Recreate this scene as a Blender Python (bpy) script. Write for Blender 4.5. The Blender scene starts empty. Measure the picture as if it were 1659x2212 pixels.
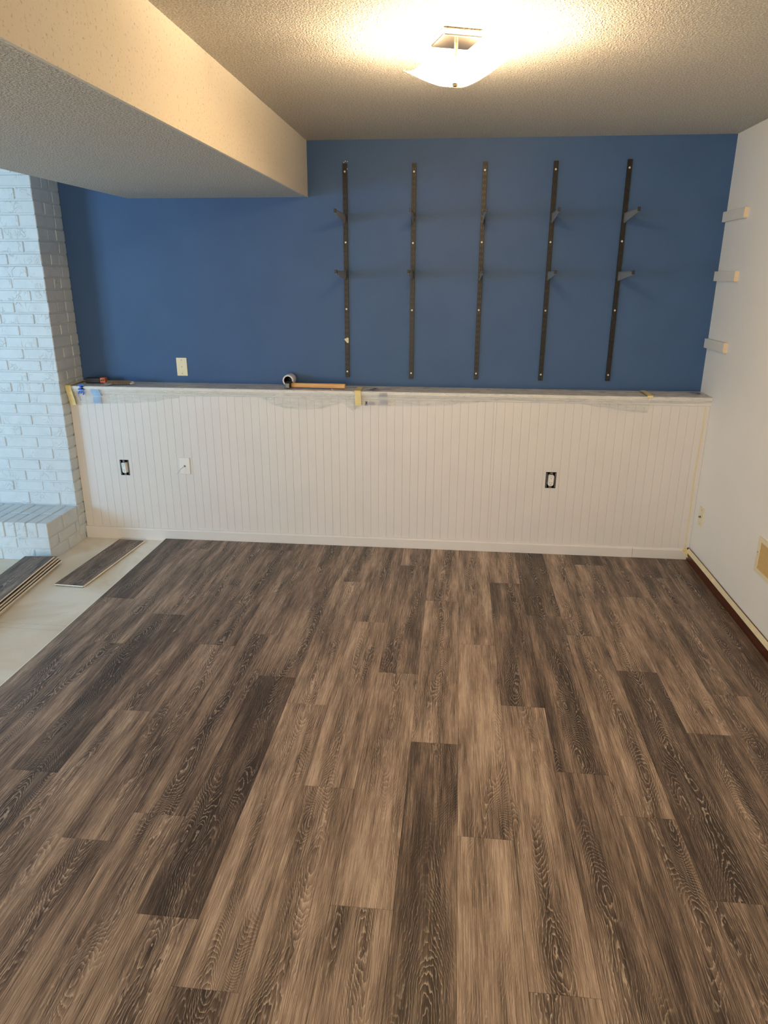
import bpy, bmesh, math, random
from mathutils import Matrix, Vector, noise

random.seed(7)
sc = bpy.context.scene
COL = sc.collection

# ------------------------------------------------------------------ camera
F_PX, IMG_W = 1515.6098, 1659.0
CAM = Vector((-1.4724, -4.4303, 1.6631))
YAW, PITCH, ROLL = 0.1013, -0.3244, 0.0032
fwd = Vector((-math.sin(YAW)*math.cos(PITCH), math.cos(YAW)*math.cos(PITCH), math.sin(PITCH)))
rt = fwd.cross(Vector((0, 0, 1))).normalized()
up = rt.cross(fwd)
c_, s_ = math.cos(ROLL), math.sin(ROLL)
rt2 = rt*c_ + up*s_
up2 = up*c_ - rt*s_
cam_d = bpy.data.cameras.new('camera')
cam_d.sensor_fit = 'HORIZONTAL'
cam_d.sensor_width = 36.0
cam_d.lens = 36.0*F_PX/IMG_W
cam_d.clip_start = 0.05
cam = bpy.data.objects.new('camera', cam_d)
COL.objects.link(cam)
m = Matrix((rt2, up2, -fwd)).transposed().to_4x4()
m.translation = CAM
cam.matrix_world = m
sc.camera = cam

# ------------------------------------------------------------------ world, window light, exposure
sc.view_settings.view_transform = 'Standard'
sc.view_settings.look = 'None'
sc.view_settings.exposure = 0.32
sc.view_settings.gamma = 1.0
sc.view_settings.use_curve_mapping = False
sc.cycles.max_bounces = 8
sc.cycles.diffuse_bounces = 4
sc.cycles.glossy_bounces = 2
sc.cycles.caustics_reflective = False
sc.cycles.caustics_refractive = False
wd = bpy.data.worlds.new('sky')
sc.world = wd
wd.use_nodes = True
wd.node_tree.nodes['Background'].inputs['Color'].default_value = (0.62, 0.80, 1.0, 1)
wd.node_tree.nodes['Background'].inputs['Strength'].default_value = 1.0

WIN_X, WIN_Z = -6.6, 1.40           # centre of the window, in the wall stub at the front left
WIN_W, WIN_H = 1.5, 1.15
YWIN = -4.0
al = bpy.data.lights.new('window_daylight', 'AREA')
al.shape = 'RECTANGLE'
al.size, al.size_y = WIN_W - 0.1, WIN_H - 0.1
al.energy = 100
al.color = (0.33, 0.66, 1.0)
alo = bpy.data.objects.new('window_daylight', al)
COL.objects.link(alo)
alo.location = (WIN_X, YWIN - 0.06, WIN_Z)
alo.rotation_euler = (math.pi/2, 0, 0)

# warm fill light added behind the camera, set in a made-up door
FILL_DOOR_X, FILL_DOOR_W, FILL_DOOR_H = -2.6, 2.6, 2.05
dl = bpy.data.lights.new('door_fill', 'AREA')
dl.shape = 'RECTANGLE'
dl.size, dl.size_y = FILL_DOOR_W - 0.1, FILL_DOOR_H - 0.1
dl.energy = 100
dl.color = (1.0, 0.80, 0.53)
dlo = bpy.data.objects.new('door_fill', dl)
COL.objects.link(dlo)
dlo.location = (FILL_DOOR_X, -7.26, FILL_DOOR_H/2)
dlo.rotation_euler = (math.pi/2 + math.radians(22), 0, 0)   # fill tilted up to brighten the ceiling

LAMP_W = 34.0                        # each bulb of the ceiling lamp
LAMP_COL = (1.0, 0.73, 0.44)

# ------------------------------------------------------------------ helpers
def link(o, parent=None):
    COL.objects.link(o)
    if parent is not None:
        o.parent = parent
    return o

def obj(name, bm, mat, parent=None, smooth=False, loc=None, rot=None):
    me = bpy.data.meshes.new(name)
    if isinstance(bm, tuple):
        me.from_pydata(bm[0], [], bm[1])
        if len(bm) > 2:
            for p, i in zip(me.polygons, bm[2]):
                p.material_index = i
    else:
        bm.normal_update()
        bm.to_mesh(me)
        bm.free()
    for mm in (mat if isinstance(mat, (list, tuple)) else [mat]):
        me.materials.append(mm)
    if smooth:
        for p in me.polygons:
            p.use_smooth = True
    o = bpy.data.objects.new(name, me)
    if loc is not None:
        o.location = loc
    if rot is not None:
        o.rotation_euler = rot
    return link(o, parent)

def empty(name, loc=(0, 0, 0), rot=(0, 0, 0)):
    o = bpy.data.objects.new(name, None)
    o.empty_display_size = 0.05
    o.location = loc
    o.rotation_euler = rot
    return link(o)

def tag(o, label, cat, group=None):
    o['label'] = label
    o['category'] = cat
    if group:
        o['group'] = group
    return o

def struct(o, label=None, cat=None):
    o['kind'] = 'structure'
    if label:
        o['label'] = label
    if cat:
        o['category'] = cat
    return o

def box(bm, x0, x1, y0, y1, z0, z1, bevel=0.0, seg=1, mi=0):
    vs = [bm.verts.new(p) for p in ((x0, y0, z0), (x1, y0, z0), (x1, y1, z0), (x0, y1, z0),
                                    (x0, y0, z1), (x1, y0, z1), (x1, y1, z1), (x0, y1, z1))]
    fs = [bm.faces.new([vs[i] for i in q]) for q in ((3, 2, 1, 0), (4, 5, 6, 7), (0, 1, 5, 4), (1, 2, 6, 5), (2, 3, 7, 6), (3, 0, 4, 7))]
    for f in fs:
        f.material_index = mi
    if bevel > 0:
        es = list({e for f in fs for e in f.edges})
        bmesh.ops.bevel(bm, geom=es, offset=bevel, segments=seg, affect='EDGES', profile=0.5)
    return vs

def B(x0, x1, y0, y1, z0, z1, bevel=0.0, seg=1):
    bm = bmesh.new()
    box(bm, x0, x1, y0, y1, z0, z1, bevel, seg)
    return bm

def cyl(bm, a, b, r0, r1=None, n=16, cap=True, mi=0):
    a, b = Vector(a), Vector(b)
    r1 = r0 if r1 is None else r1
    d = (b - a).normalized()
    u = d.orthogonal().normalized()
    w = d.cross(u)
    ra = [bm.verts.new(a + (u*math.cos(t) + w*math.sin(t))*r0) for t in [2*math.pi*i/n for i in range(n)]]
    rb = [bm.verts.new(b + (u*math.cos(t) + w*math.sin(t))*r1) for t in [2*math.pi*i/n for i in range(n)]]
    for i in range(n):
        f = bm.faces.new((ra[i], ra[(i+1) % n], rb[(i+1) % n], rb[i]))
        f.smooth = True
        f.material_index = mi
    if cap:
        bm.faces.new(list(reversed(ra))).material_index = mi
        bm.faces.new(rb).material_index = mi

def lathe(bm, prof, center, axis='z', n=24, mi=0):
    rings = []
    for r, h in prof:
        ring = []
        for i in range(n):
            t = 2*math.pi*i/n
            if axis == 'z':
                p = (center[0] + r*math.cos(t), center[1] + r*math.sin(t), center[2] + h)
            elif axis == 'y':
                p = (center[0] + r*math.cos(t), center[1] + h, center[2] + r*math.sin(t))
            else:
                p = (center[0] + h, center[1] + r*math.cos(t), center[2] + r*math.sin(t))
            ring.append(bm.verts.new(p))
        rings.append(ring)
    for a, b in zip(rings, rings[1:]):
        for i in range(n):
            f = bm.faces.new((a[i], a[(i+1) % n], b[(i+1) % n], b[i]))
            f.smooth = True
            f.material_index = mi

def tube(bm, pts, r, n=8):
    pts = [Vector(p) for p in pts]
    rings = []
    for i, p in enumerate(pts):
        d = (pts[min(i+1, len(pts)-1)] - pts[max(i-1, 0)]).normalized()
        u = Vector((0.13, 0.31, 0.94)).cross(d).normalized()
        w = d.cross(u)
        rings.append([bm.verts.new(p + (u*math.cos(2*math.pi*k/n) + w*math.sin(2*math.pi*k/n))*r) for k in range(n)])
    for a, b in zip(rings, rings[1:]):
        for i in range(n):
            bm.faces.new((a[i], a[(i+1) % n], b[(i+1) % n], b[i])).smooth = True
    bm.faces.new(list(reversed(rings[0])))
    bm.faces.new(rings[-1])

def plate_grid(us, vs, hole, depth, to3):
    """A plate cut on a grid; hole(i, j) says which cells are open. to3(u, v, d) maps to space; d=0 front, d=depth back."""
    verts, idx, faces = [], {}, []
    def V(i, j, d):
        k = (i, j, d)
        if k not in idx:
            idx[k] = len(verts)
            verts.append(tuple(to3(us[i], vs[j], depth if d else 0.0)))
        return idx[k]
    nu, nv = len(us)-1, len(vs)-1
    solid = lambda i, j: 0 <= i < nu and 0 <= j < nv and not hole(i, j)
    for i in range(nu):
        for j in range(nv):
            if not solid(i, j):
                continue
            faces.append((V(i, j, 0), V(i+1, j, 0), V(i+1, j+1, 0), V(i, j+1, 0)))
            faces.append((V(i, j+1, 1), V(i+1, j+1, 1), V(i+1, j, 1), V(i, j, 1)))
            if not solid(i-1, j):
                faces.append((V(i, j, 0), V(i, j+1, 0), V(i, j+1, 1), V(i, j, 1)))
            if not solid(i+1, j):
                faces.append((V(i+1, j+1, 0), V(i+1, j, 0), V(i+1, j, 1), V(i+1, j+1, 1)))
            if not solid(i, j-1):
                faces.append((V(i+1, j, 0), V(i, j, 0), V(i, j, 1), V(i+1, j, 1)))
            if not solid(i, j+1):
                faces.append((V(i, j+1, 0), V(i+1, j+1, 0), V(i+1, j+1, 1), V(i, j+1, 1)))
    return verts, faces

def prism(outline, d0, d1, to3):
    """Extrude a 2D outline (counter-clockwise) between two depths."""
    n = len(outline)
    vs = [tuple(to3(u, v, d0)) for u, v in outline] + [tuple(to3(u, v, d1)) for u, v in outline]
    fs = [tuple(range(n)), tuple(reversed(range(n, 2*n)))]
    fs += [(i, n+i, n+(i+1) % n, (i+1) % n) for i in range(n)]
    return vs, fs

def text_mesh(name, body, size, mat, parent, mtx, extrude=0.0002, bold=0.0):
    cu = bpy.data.curves.new(name, 'FONT')
    cu.body = body
    cu.size = size
    cu.extrude = extrude
    cu.offset = bold
    cu.align_x = 'CENTER'
    cu.align_y = 'CENTER'
    cu.resolution_u = 3
    to = bpy.data.objects.new(name, cu)
    COL.objects.link(to)
    dg = bpy.context.evaluated_depsgraph_get()
    me = bpy.data.meshes.new_from_object(to.evaluated_get(dg))
    bpy.data.objects.remove(to)
    me.materials.clear()
    me.materials.append(mat)
    me.transform(mtx)
    o = bpy.data.objects.new(name, me)
    return link(o, parent)

def basis(origin, ux, uy):
    ux, uy = Vector(ux).normalized(), Vector(uy).normalized()
    mm = Matrix((ux, uy, ux.cross(uy))).transposed().to_4x4()
    mm.translation = Vector(origin)
    return mm

# ------------------------------------------------------------------ materials
def srgb(r, g, b):
    f = lambda c: (c/255/12.92) if c/255 <= 0.04045 else ((c/255+0.055)/1.055)**2.4
    return (f(r), f(g), f(b), 1.0)

class NT:
    def __init__(self, name):
        self.mat = bpy.data.materials.new(name)
        self.mat.use_nodes = True
        self.t = self.mat.node_tree
        self.bsdf = self.t.nodes['Principled BSDF']
        self.out = self.t.nodes['Material Output']
    def n(self, typ, **kw):
        nd = self.t.nodes.new(typ)
        for k, v in kw.items():
            setattr(nd, k, v)
        return nd
    def put(self, sock, val):
        if hasattr(val, 'is_output') or isinstance(val, bpy.types.NodeSocket):
            self.t.links.new(val, sock)
        else:
            sock.default_value = val
    def math(self, op, a, b=0.0, c=0.0, clamp=False):
        nd = self.n('ShaderNodeMath', operation=op, use_clamp=clamp)
        for s, v in zip(nd.inputs, (a, b, c)):
            self.put(s, v)
        return nd.outputs[0]
    def vscale(self, vec, s):
        nd = self.n('ShaderNodeVectorMath', operation='MULTIPLY')
        self.put(nd.inputs[0], vec)
        self.put(nd.inputs[1], s)
        return nd.outputs[0]
    def vadd(self, a, b):
        nd = self.n('ShaderNodeVectorMath', operation='ADD')
        self.put(nd.inputs[0], a)
        self.put(nd.inputs[1], b)
        return nd.outputs[0]
    def noise(self, vec, scale, detail=2.0, rough=0.5, dist=0.0, d2=False):
        nd = self.n('ShaderNodeTexNoise')
        if d2:
            nd.noise_dimensions = '2D'
        self.put(nd.inputs['Vector'], vec)
        nd.inputs['Scale'].default_value = scale
        nd.inputs['Detail'].default_value = detail
        nd.inputs['Roughness'].default_value = rough
        nd.inputs['Distortion'].default_value = dist
        return nd.outputs['Fac']
    def noise1(self, w, detail=1.0, rough=0.5):
        nd = self.n('ShaderNodeTexNoise', noise_dimensions='1D')
        self.put(nd.inputs['W'], w)
        nd.inputs['Scale'].default_value = 1.0
        nd.inputs['Detail'].default_value = detail
        nd.inputs['Roughness'].default_value = rough
        return nd.outputs['Fac']
    def ramp(self, fac, stops, interp='LINEAR'):
        nd = self.n('ShaderNodeValToRGB')
        nd.color_ramp.interpolation = interp
        el = nd.color_ramp.elements
        while len(el) < len(stops):
            el.new(0.5)
        for e, (p, c) in zip(el, stops):
            e.position = p
            e.color = c if len(c) == 4 else (*c, 1)
        self.put(nd.inputs[0], fac)
        return nd.outputs['Color']
    def mix(self, fac, a, b, blend='MIX'):
        nd = self.n('ShaderNodeMix', data_type='RGBA', blend_type=blend)
        self.put(nd.inputs[0], fac)
        self.put(nd.inputs[6], a)
        self.put(nd.inputs[7], b)
        return nd.outputs[2]
    def mrange(self, v, a, b, c=0.0, d=1.0):
        nd = self.n('ShaderNodeMapRange')
        nd.clamp = True
        for s, x in zip(nd.inputs, (v, a, b, c, d)):
            self.put(s, x)
        return nd.outputs[0]
    def bump(self, h, strength, dist, normal=None):
        nd = self.n('ShaderNodeBump')
        nd.inputs['Strength'].default_value = strength
        nd.inputs['Distance'].default_value = dist
        self.put(nd.inputs['Height'], h)
        if normal is not None:
            self.put(nd.inputs['Normal'], normal)
        return nd.outputs[0]
    def objco(self):
        return self.n('ShaderNodeTexCoord').outputs['Object']
    def setp(self, **kw):
        names = {'color': 'Base Color', 'rough': 'Roughness', 'metal': 'Metallic', 'spec': 'Specular IOR Level', 'normal': 'Normal', 'alpha': 'Alpha', 'trans': 'Transmission Weight', 'coat': 'Coat Weight'}
        for k, v in kw.items():
            self.put(self.bsdf.inputs[names[k]], v)
        return self.mat

def plain(name, col, rough=0.5, metal=0.0, spec=0.5, var=0.06, scale=30.0, bump=0.0, bscale=200.0):
    t = NT(name)
    co = t.objco()
    f = t.noise(co, scale, 3)
    d = tuple(c*(1-var) for c in col[:3]) + (1,)
    l = tuple(min(1, c*(1+var)) for c in col[:3]) + (1,)
    t.setp(color=t.ramp(f, [(0.3, d), (0.7, l)]), rough=rough, metal=metal, spec=spec)
    if bump:
        t.setp(normal=t.bump(t.noise(co, bscale, 2), bump, 0.002))
    return t.mat

MT = {}
MT['wainscot'] = plain('wainscot_paint', srgb(221, 217, 214), 0.42, var=0.015, scale=6, bump=0.12, bscale=160)
MT['trim'] = plain('trim_paint', srgb(232, 228, 222), 0.38, var=0.015, scale=5)
MT['wall'] = plain('wall_paint', srgb(238, 235, 228), 0.6, var=0.012, scale=4, bump=0.25, bscale=110)
MT['ivory'] = plain('ivory_plastic', srgb(232, 220, 186), 0.4, var=0.02)
MT['white_plastic'] = plain('white_plastic', srgb(232, 230, 226), 0.35, var=0.01)
MT['black_metal'] = plain('black_enamel', srgb(20, 17, 15), 0.4, 0.0, 0.35, 0.15, 60)
MT['dark'] = plain('dark_void', srgb(24, 22, 20), 0.8)
MT['slot_metal'] = plain('worn_slot_metal', srgb(104, 96, 84), 0.4, 0.4)
MT['grey_metal'] = plain('bracket_metal', srgb(150, 149, 146), 0.35, 0.25, 0.5, 0.12, 60)
MT['chrome'] = plain('polished_chrome', srgb(205, 198, 185), 0.22, 1.0, 0.5, 0.02)
MT['nickel'] = plain('brushed_nickel', srgb(176, 166, 148), 0.3, 1.0, 0.5, 0.05)
MT['screw'] = plain('screw_head', srgb(236, 230, 216), 0.35, 0.1)
MT['steel'] = plain('box_steel', srgb(120, 118, 114), 0.45, 0.7, var=0.2, scale=80)
MT['tape'] = plain('masking_tape', srgb(226, 208, 146), 0.6, var=0.05, scale=40)
MT['tape2'] = plain('masking_tape_pale', srgb(222, 208, 172), 0.6, var=0.06, scale=30)
MT['cleat'] = plain('cleat_paint', srgb(228, 224, 214), 0.5, var=0.02, scale=20)
MT['raw_wood'] = plain('raw_wood_end', srgb(222, 200, 168), 0.7, var=0.08, scale=150)
MT['tan'] = plain('tan_board', srgb(204, 170, 112), 0.8, var=0.07, scale=90, bump=0.2, bscale=300)
MT['edge'] = plain('plank_tongue', srgb(250, 242, 222), 0.5, var=0.03)
MT['core'] = plain('plank_core', srgb(250, 245, 232), 0.6, var=0.05, scale=60)
MT['blue_ink'] = plain('blue_ink', srgb(40, 92, 190), 0.5, var=0.05)
MT['pale_ink'] = plain('pale_blue_ink', srgb(150, 184, 222), 0.5, var=0.08)
MT['navy_ink'] = plain('navy_ink', srgb(58, 62, 110), 0.5, var=0.05)
MT['grey_ink'] = plain('grey_ink', srgb(150, 150, 170), 0.5, var=0.05)
MT['orange'] = plain('orange_label', srgb(214, 104, 50), 0.5, var=0.04)
MT['black_case'] = plain('black_plastic', srgb(26, 22, 20), 0.5, var=0.1)
MT['hammer_wood'] = None
MT['brass'] = plain('blade_metal', srgb(150, 124, 96), 0.4, 0.6, var=0.15, scale=120)
MT['bright_metal'] = plain('bright_metal', srgb(230, 228, 222), 0.25, 0.4)
MT['pinkish'] = plain('pale_grip', srgb(218, 196, 182), 0.5)

# blue wall paint
t = NT('navy_wall_paint')
co = t.objco()
f = t.noise(co, 3.0, 3)
t.setp(color=t.ramp(f, [(0.3, srgb(57, 87, 128)), (0.7, srgb(61, 92, 134))]), rough=0.5, spec=0.35,
       normal=t.bump(t.noise(co, 260, 2), 0.35, 0.0015))
MT['blue'] = t.mat

# popcorn ceiling
t = NT('popcorn_ceiling')
co = t.objco()
h = t.noise(co, 145, 2, 0.6, d2=True)
hs = t.mrange(h, 0.36, 0.66)
t.setp(color=t.ramp(hs, [(0.0, srgb(206, 200, 188)), (0.5, srgb(236, 232, 224)), (1.0, srgb(242, 239, 232))]), rough=0.9, spec=0.1,
       normal=t.bump(hs, 1.0, 0.0062))
MT['popcorn'] = t.mat

# beam side: flatter paint with sparse pits
t = NT('beam_side_texture')
co = t.objco()
pit = t.mrange(t.noise(t.vscale(co, (1, 1, 1)), 95, 2, 0.6), 0.60, 0.74)
t.setp(color=t.mix(t.math('MULTIPLY', pit, 0.6), srgb(224, 219, 206), srgb(150, 138, 118)), rough=0.85, spec=0.15,
       normal=t.bump(t.noise(co, 110, 3), 0.35, 0.004))
MT['beam_side'] = t.mat

# painted brick
t = NT('painted_brick')
tc = t.n('ShaderNodeTexCoord')
oi = t.n('ShaderNodeObjectInfo')
seed = t.n('ShaderNodeCombineXYZ')
t.put(seed.inputs[0], t.math('MULTIPLY', oi.outputs['Random'], 37.0))
t.put(seed.inputs[1], t.math('MULTIPLY', oi.outputs['Random'], 91.0))
co = t.vadd(tc.outputs['Object'], seed.outputs[0])
wn = t.n('ShaderNodeTexNoise')
t.put(wn.inputs['Vector'], co)
wn.inputs['Scale'].default_value = 16
dco = t.vadd(co, t.vscale(wn.outputs['Color'], (0.03, 0.03, 0.03)))
sq = t.noise(t.vscale(dco, (1.0, 1.0, 0.75)), 26, 1.5, 0.5, 0.8)
ridge = t.mrange(t.math('ABSOLUTE', t.math('SUBTRACT', sq, 0.5)), 0.0, 0.05, 1.0, 0.0)
patch = t.mrange(t.noise(co, 10, 1), 0.50, 0.60)
hh = t.math('ADD', t.math('MULTIPLY', t.math('MULTIPLY', ridge, patch), 0.8), t.math('MULTIPLY', t.noise(co, 140, 3), 0.25))
t.setp(color=t.ramp(t.noise(co, 14, 2), [(0.3, srgb(204, 212, 216)), (0.7, srgb(212, 220, 224))]), rough=0.45, spec=0.4,
       normal=t.bump(hh, 0.7, 0.004))
MT['brick'] = t.mat
MT['mortar'] = plain('painted_mortar', srgb(206, 214, 218), 0.55, var=0.02, bump=0.5, bscale=90)

# wood-print plank
def wood_print(name, warm=1.0):
    t = NT(name)
    tc = t.n('ShaderNodeTexCoord')
    oi = t.n('ShaderNodeObjectInfo')
    sx = t.n('ShaderNodeCombineXYZ')
    t.put(sx.inputs[0], t.math('MULTIPLY', oi.outputs['Random'], 53.0))
    t.put(sx.inputs[1], t.math('MULTIPLY', oi.outputs['Random'], 211.0))
    t.put(sx.inputs[2], t.math('MULTIPLY', oi.outputs['Random'], 17.0))
    co = t.vadd(tc.outputs['Object'], sx.outputs[0])
    tone = t.n('ShaderNodeSeparateColor')
    t.put(tone.inputs[0], oi.outputs['Color'])
    sep = t.n('ShaderNodeSeparateXYZ')
    t.put(sep.inputs[0], tc.outputs['Object'])
    u, v_ = sep.outputs[0], sep.outputs[1]
    R = oi.outputs['Random']
    seed = lambda k: t.math('MULTIPLY', R, k)
    # growth rings: hyperbolic arches stacked along the plank around a wandering centre line
    uc = t.math('MULTIPLY', t.math('SUBTRACT', t.noise1(t.math('MULTIPLY_ADD', v_, 0.9, seed(137.0))), 0.5), 0.20)
    du = t.math('SUBTRACT', u, uc)
    fu = t.math('MULTIPLY', t.math('SQRT', t.math('MULTIPLY_ADD', du, du, 0.00026)), 150.0)
    g = t.math('MULTIPLY', t.noise1(t.math('MULTIPLY_ADD', v_, 1.25, seed(311.0)), 1.5), 50.0)
    wob = t.noise(t.vscale(co, (34.0, 9.0, 1.0)), 1.0, 3.0, 0.6, d2=True)
    kv = t.n('ShaderNodeTexVoronoi', feature='F1', voronoi_dimensions='2D')
    t.put(kv.inputs['Vector'], t.vscale(co, (5.2, 1.25, 1.0)))
    kv.inputs['Scale'].default_value = 1.0
    kd = kv.outputs['Distance']
    knot = t.math('POWER', 2.718, t.math('MULTIPLY', t.math('MULTIPLY', kd, kd), -42.0))
    rings = t.math('ADD', t.math('ADD', fu, g), t.math('MULTIPLY_ADD', wob, 2.9, t.math('MULTIPLY', knot, 9.0)))
    fr = t.math('FRACT', rings)
    light_line = t.math('MULTIPLY', t.mrange(fr, 0.0, 0.10), t.mrange(fr, 0.12, 0.30, 1.0, 0.0))
    dark_side = t.mrange(fr, 0.40, 1.0)
    # bold rings only near the centre line and round the knots; straight grain elsewhere
    zn = t.noise(t.vscale(co, (9.0, 1.1, 1.0)), 1.0, 2.0, d2=True)
    zone = t.math('MULTIPLY', t.mrange(t.math('ABSOLUTE', du), 0.022, 0.080, 1.0, 0.0), t.mrange(zn, 0.38, 0.54))
    zone = t.math('MAXIMUM', zone, t.mrange(kd, 0.12, 0.25, 0.8, 0.0))
    fiber = t.noise(t.vscale(co, (380.0, 6.0, 1.0)), 1.0, 4.0, 0.7, d2=True)
    streak = t.noise(t.vscale(co, (17.0, 1.5, 1.0)), 1.0, 3.0, 0.6, d2=True)
    pore = t.mrange(fiber, 0.36, 0.28, 0.0, 1.0)
    v = t.math('MULTIPLY_ADD', t.math('SUBTRACT', streak, 0.5), 1.15, tone.outputs[0])
    v = t.math('MULTIPLY_ADD', t.math('SUBTRACT', fiber, 0.5), 1.35, v)
    fleck = t.mrange(t.noise(t.vscale(co, (520.0, 14.0, 1.0)), 1.0, 2.0, 0.6, d2=True), 0.58, 0.70)
    v = t.math('MULTIPLY_ADD', fleck, 0.22, v)
    v = t.math('SUBTRACT', v, t.math('MULTIPLY', zone, 0.10))
    v = t.math('SUBTRACT', v, t.math('MULTIPLY', t.math('MULTIPLY', dark_side, zone), 0.22))
    v = t.math('SUBTRACT', v, t.mrange(kd, 0.0, 0.06, 0.3, 0.0))
    line = t.math('MULTIPLY', light_line, t.math('MULTIPLY_ADD', zone, 0.70, 0.16))
    line = t.math('MULTIPLY', line, t.mrange(fiber, 0.34, 0.56, 0.1, 1.0))
    base = t.ramp(v, [(0.0, srgb(56, 46, 41)), (0.28, srgb(98, 83, 74)), (0.60, srgb(154, 133, 117)), (1.0, srgb(206, 186, 166))])
    col = t.mix(t.math('MULTIPLY', line, 0.72), base, srgb(226, 210, 190))
    t.setp(color=col, rough=0.5, spec=0.4, normal=t.bump(fiber, 0.25, 0.0008))
    return t.mat
MT['plank'] = wood_print('oak_print_plank')

# subfloor
t = NT('subfloor_sheet')
co = t.objco()
st = t.mrange(t.noise(co, 1.6, 4, 0.6, 0.6), 0.42, 0.68)
sp = t.mrange(t.noise(co, 60, 2), 0.68, 0.76)
c = t.mix(st, srgb(238, 233, 222), srgb(206, 188, 158))
c = t.mix(t.math('MULTIPLY', sp, 0.25), c, srgb(140, 124, 104))
t.setp(color=c, rough=0.85, spec=0.2)
MT['subfloor'] = t.mat

# brown baseboard
t = NT('stained_baseboard')
co = t.objco()
gr = t.noise(t.vscale(co, (60, 2.0, 60)), 1.0, 3)
t.setp(color=t.ramp(gr, [(0.3, srgb(62, 26, 12)), (0.7, srgb(98, 46, 22))]), rough=0.35, spec=0.5)
MT['brown'] = t.mat

# hammer handle
t = NT('hickory_handle')
co = t.objco()
gr = t.noise(t.vscale(co, (5, 120, 120)), 1.0, 3)
t.setp(color=t.ramp(gr, [(0.3, srgb(196, 138, 82)), (0.7, srgb(232, 184, 124))]), rough=0.5)
MT['hammer_wood'] = t.mat

# plastic film
def film_mat(name, cover, sheen):
    t = NT(name)
    co = t.objco()
    tr = t.n('ShaderNodeBsdfTransparent')
    tr.inputs[0].default_value = (0.96, 0.97, 0.97, 1)
    t.setp(color=srgb(238, 237, 233), rough=0.32, spec=0.5,
           normal=t.bump(t.noise(t.vscale(co, (9, 30, 30)), 1.0, 3), 0.6, 0.012))
    mx = t.n('ShaderNodeMixShader')
    fac = t.mrange(t.noise(t.vscale(co, (7, 40, 40)), 1.0, 3), 0.35, 0.7, cover*0.6, min(1.0, cover*1.5))
    t.put(mx.inputs[0], fac)
    t.t.links.new(tr.outputs[0], mx.inputs[1])
    t.t.links.new(t.bsdf.outputs[0], mx.inputs[2])
    t.t.links.new(mx.outputs[0], t.out.inputs['Surface'])
    return t.mat
MT['film'] = film_mat('masking_film', 0.24, 0.2)
MT['film_thick'] = film_mat('masking_film_folded', 0.4, 0.2)

# frosted lamp glass
t = NT('frosted_lamp_glass')
tl = t.n('ShaderNodeBsdfTranslucent')
tl.inputs[0].default_value = (0.55, 0.48, 0.37, 1)
tr = t.n('ShaderNodeBsdfTransparent')
tr.inputs[0].default_value = (1.0, 0.95, 0.88, 1)
t.setp(color=srgb(250, 238, 214), rough=0.25, spec=0.5)
m1 = t.n('ShaderNodeMixShader'); m1.inputs[0].default_value = 0.30
t.t.links.new(tl.outputs[0], m1.inputs[1]); t.t.links.new(t.bsdf.outputs[0], m1.inputs[2])
m2 = t.n('ShaderNodeMixShader'); m2.inputs[0].default_value = 0.58
t.t.links.new(m1.outputs[0], m2.inputs[1]); t.t.links.new(tr.outputs[0], m2.inputs[2])
t.t.links.new(m2.outputs[0], t.out.inputs['Surface'])
MT['shade'] = t.mat
t = NT('lamp_bulb_glow')
t.bsdf.inputs['Emission Color'].default_value = (1.0, 0.82, 0.55, 1)
t.bsdf.inputs['Emission Strength'].default_value = 14.0
MT['bulb'] = t.mat

# ------------------------------------------------------------------ dimensions (metres)
HC = 2.40                      # ceiling
ZL = 1.0039                    # ledge top
WL, WW = 0.2282, 0.2064        # ledge front, wainscot face
XB, ZB, XBL = -2.378, 2.1019, -3.481   # beam right side, underside, left side
X0, D, DH, ZH = -3.9126, 0.2944, 0.3557, 0.2332   # chimney side, depth, hearth depth and height
ZS = -0.014                    # subfloor
XL, YF = -7.6, -7.2            # left wall, wall behind the camera
XSTUB = -4.7                   # the room is narrower behind the camera

# ------------------------------------------------------------------ room shell
wall_back = struct(obj('wall_back', B(XL, 0.0, 0.0, 0.12, ZS, HC), MT['blue']), 'navy blue painted upper wall behind the shelf uprights', 'wall')
wall_right = struct(obj('wall_right', B(0.0, 0.12, YF, 0.12, ZS, HC), MT['wall']), 'plain off-white wall on the right', 'wall')
xs_ = [XSTUB - 0.12, FILL_DOOR_X - FILL_DOOR_W/2, FILL_DOOR_X + FILL_DOOR_W/2, 0.12]
zs_ = [ZS, 0.0, FILL_DOOR_H, HC]
struct(obj('wall_front', plate_grid(xs_, zs_, lambda i, j: i == 1 and j == 1, 0.12, lambda u, v, d: (u, YF - d, v)), MT['wall']), 'off-white wall behind the camera with an added opening for fill light', 'wall')
dr = empty('fill_door', (FILL_DOOR_X, YF - 0.02, 0.0))  # door added only to house the fill light
struct(dr, 'unseen white door frame behind the camera, added around the fill light', 'door')
a = FILL_DOOR_W/2
for n_, (x0, x1, z0, z1) in (('fill_door_frame', (-a, -a+0.05, 0, FILL_DOOR_H)), ('fill_door_frame', (a-0.05, a, 0, FILL_DOOR_H)), ('fill_door_frame', (-a+0.05, a-0.05, 0, 0.05)), ('fill_door_frame', (-a+0.05, a-0.05, FILL_DOOR_H-0.05, FILL_DOOR_H)), ('fill_door_stile', (-0.03, 0.03, 0.05, FILL_DOOR_H-0.05))):
    obj(n_, B(x0, x1, -0.02, 0.02, z0, z1, 0.004), MT['trim'], dr)
struct(obj('wall_side', B(XSTUB - 0.12, XSTUB, YF, YWIN, ZS, HC), MT['wall']), 'off-white side wall behind the camera', 'wall')
struct(obj('wall_left', B(XL - 0.12, XL, YWIN - 0.12, 0.12, ZS, HC), MT['wall']), 'off-white wall on the far left', 'wall')
xs_ = [XL, WIN_X - WIN_W/2, WIN_X + WIN_W/2, XSTUB - 0.12]
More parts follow.
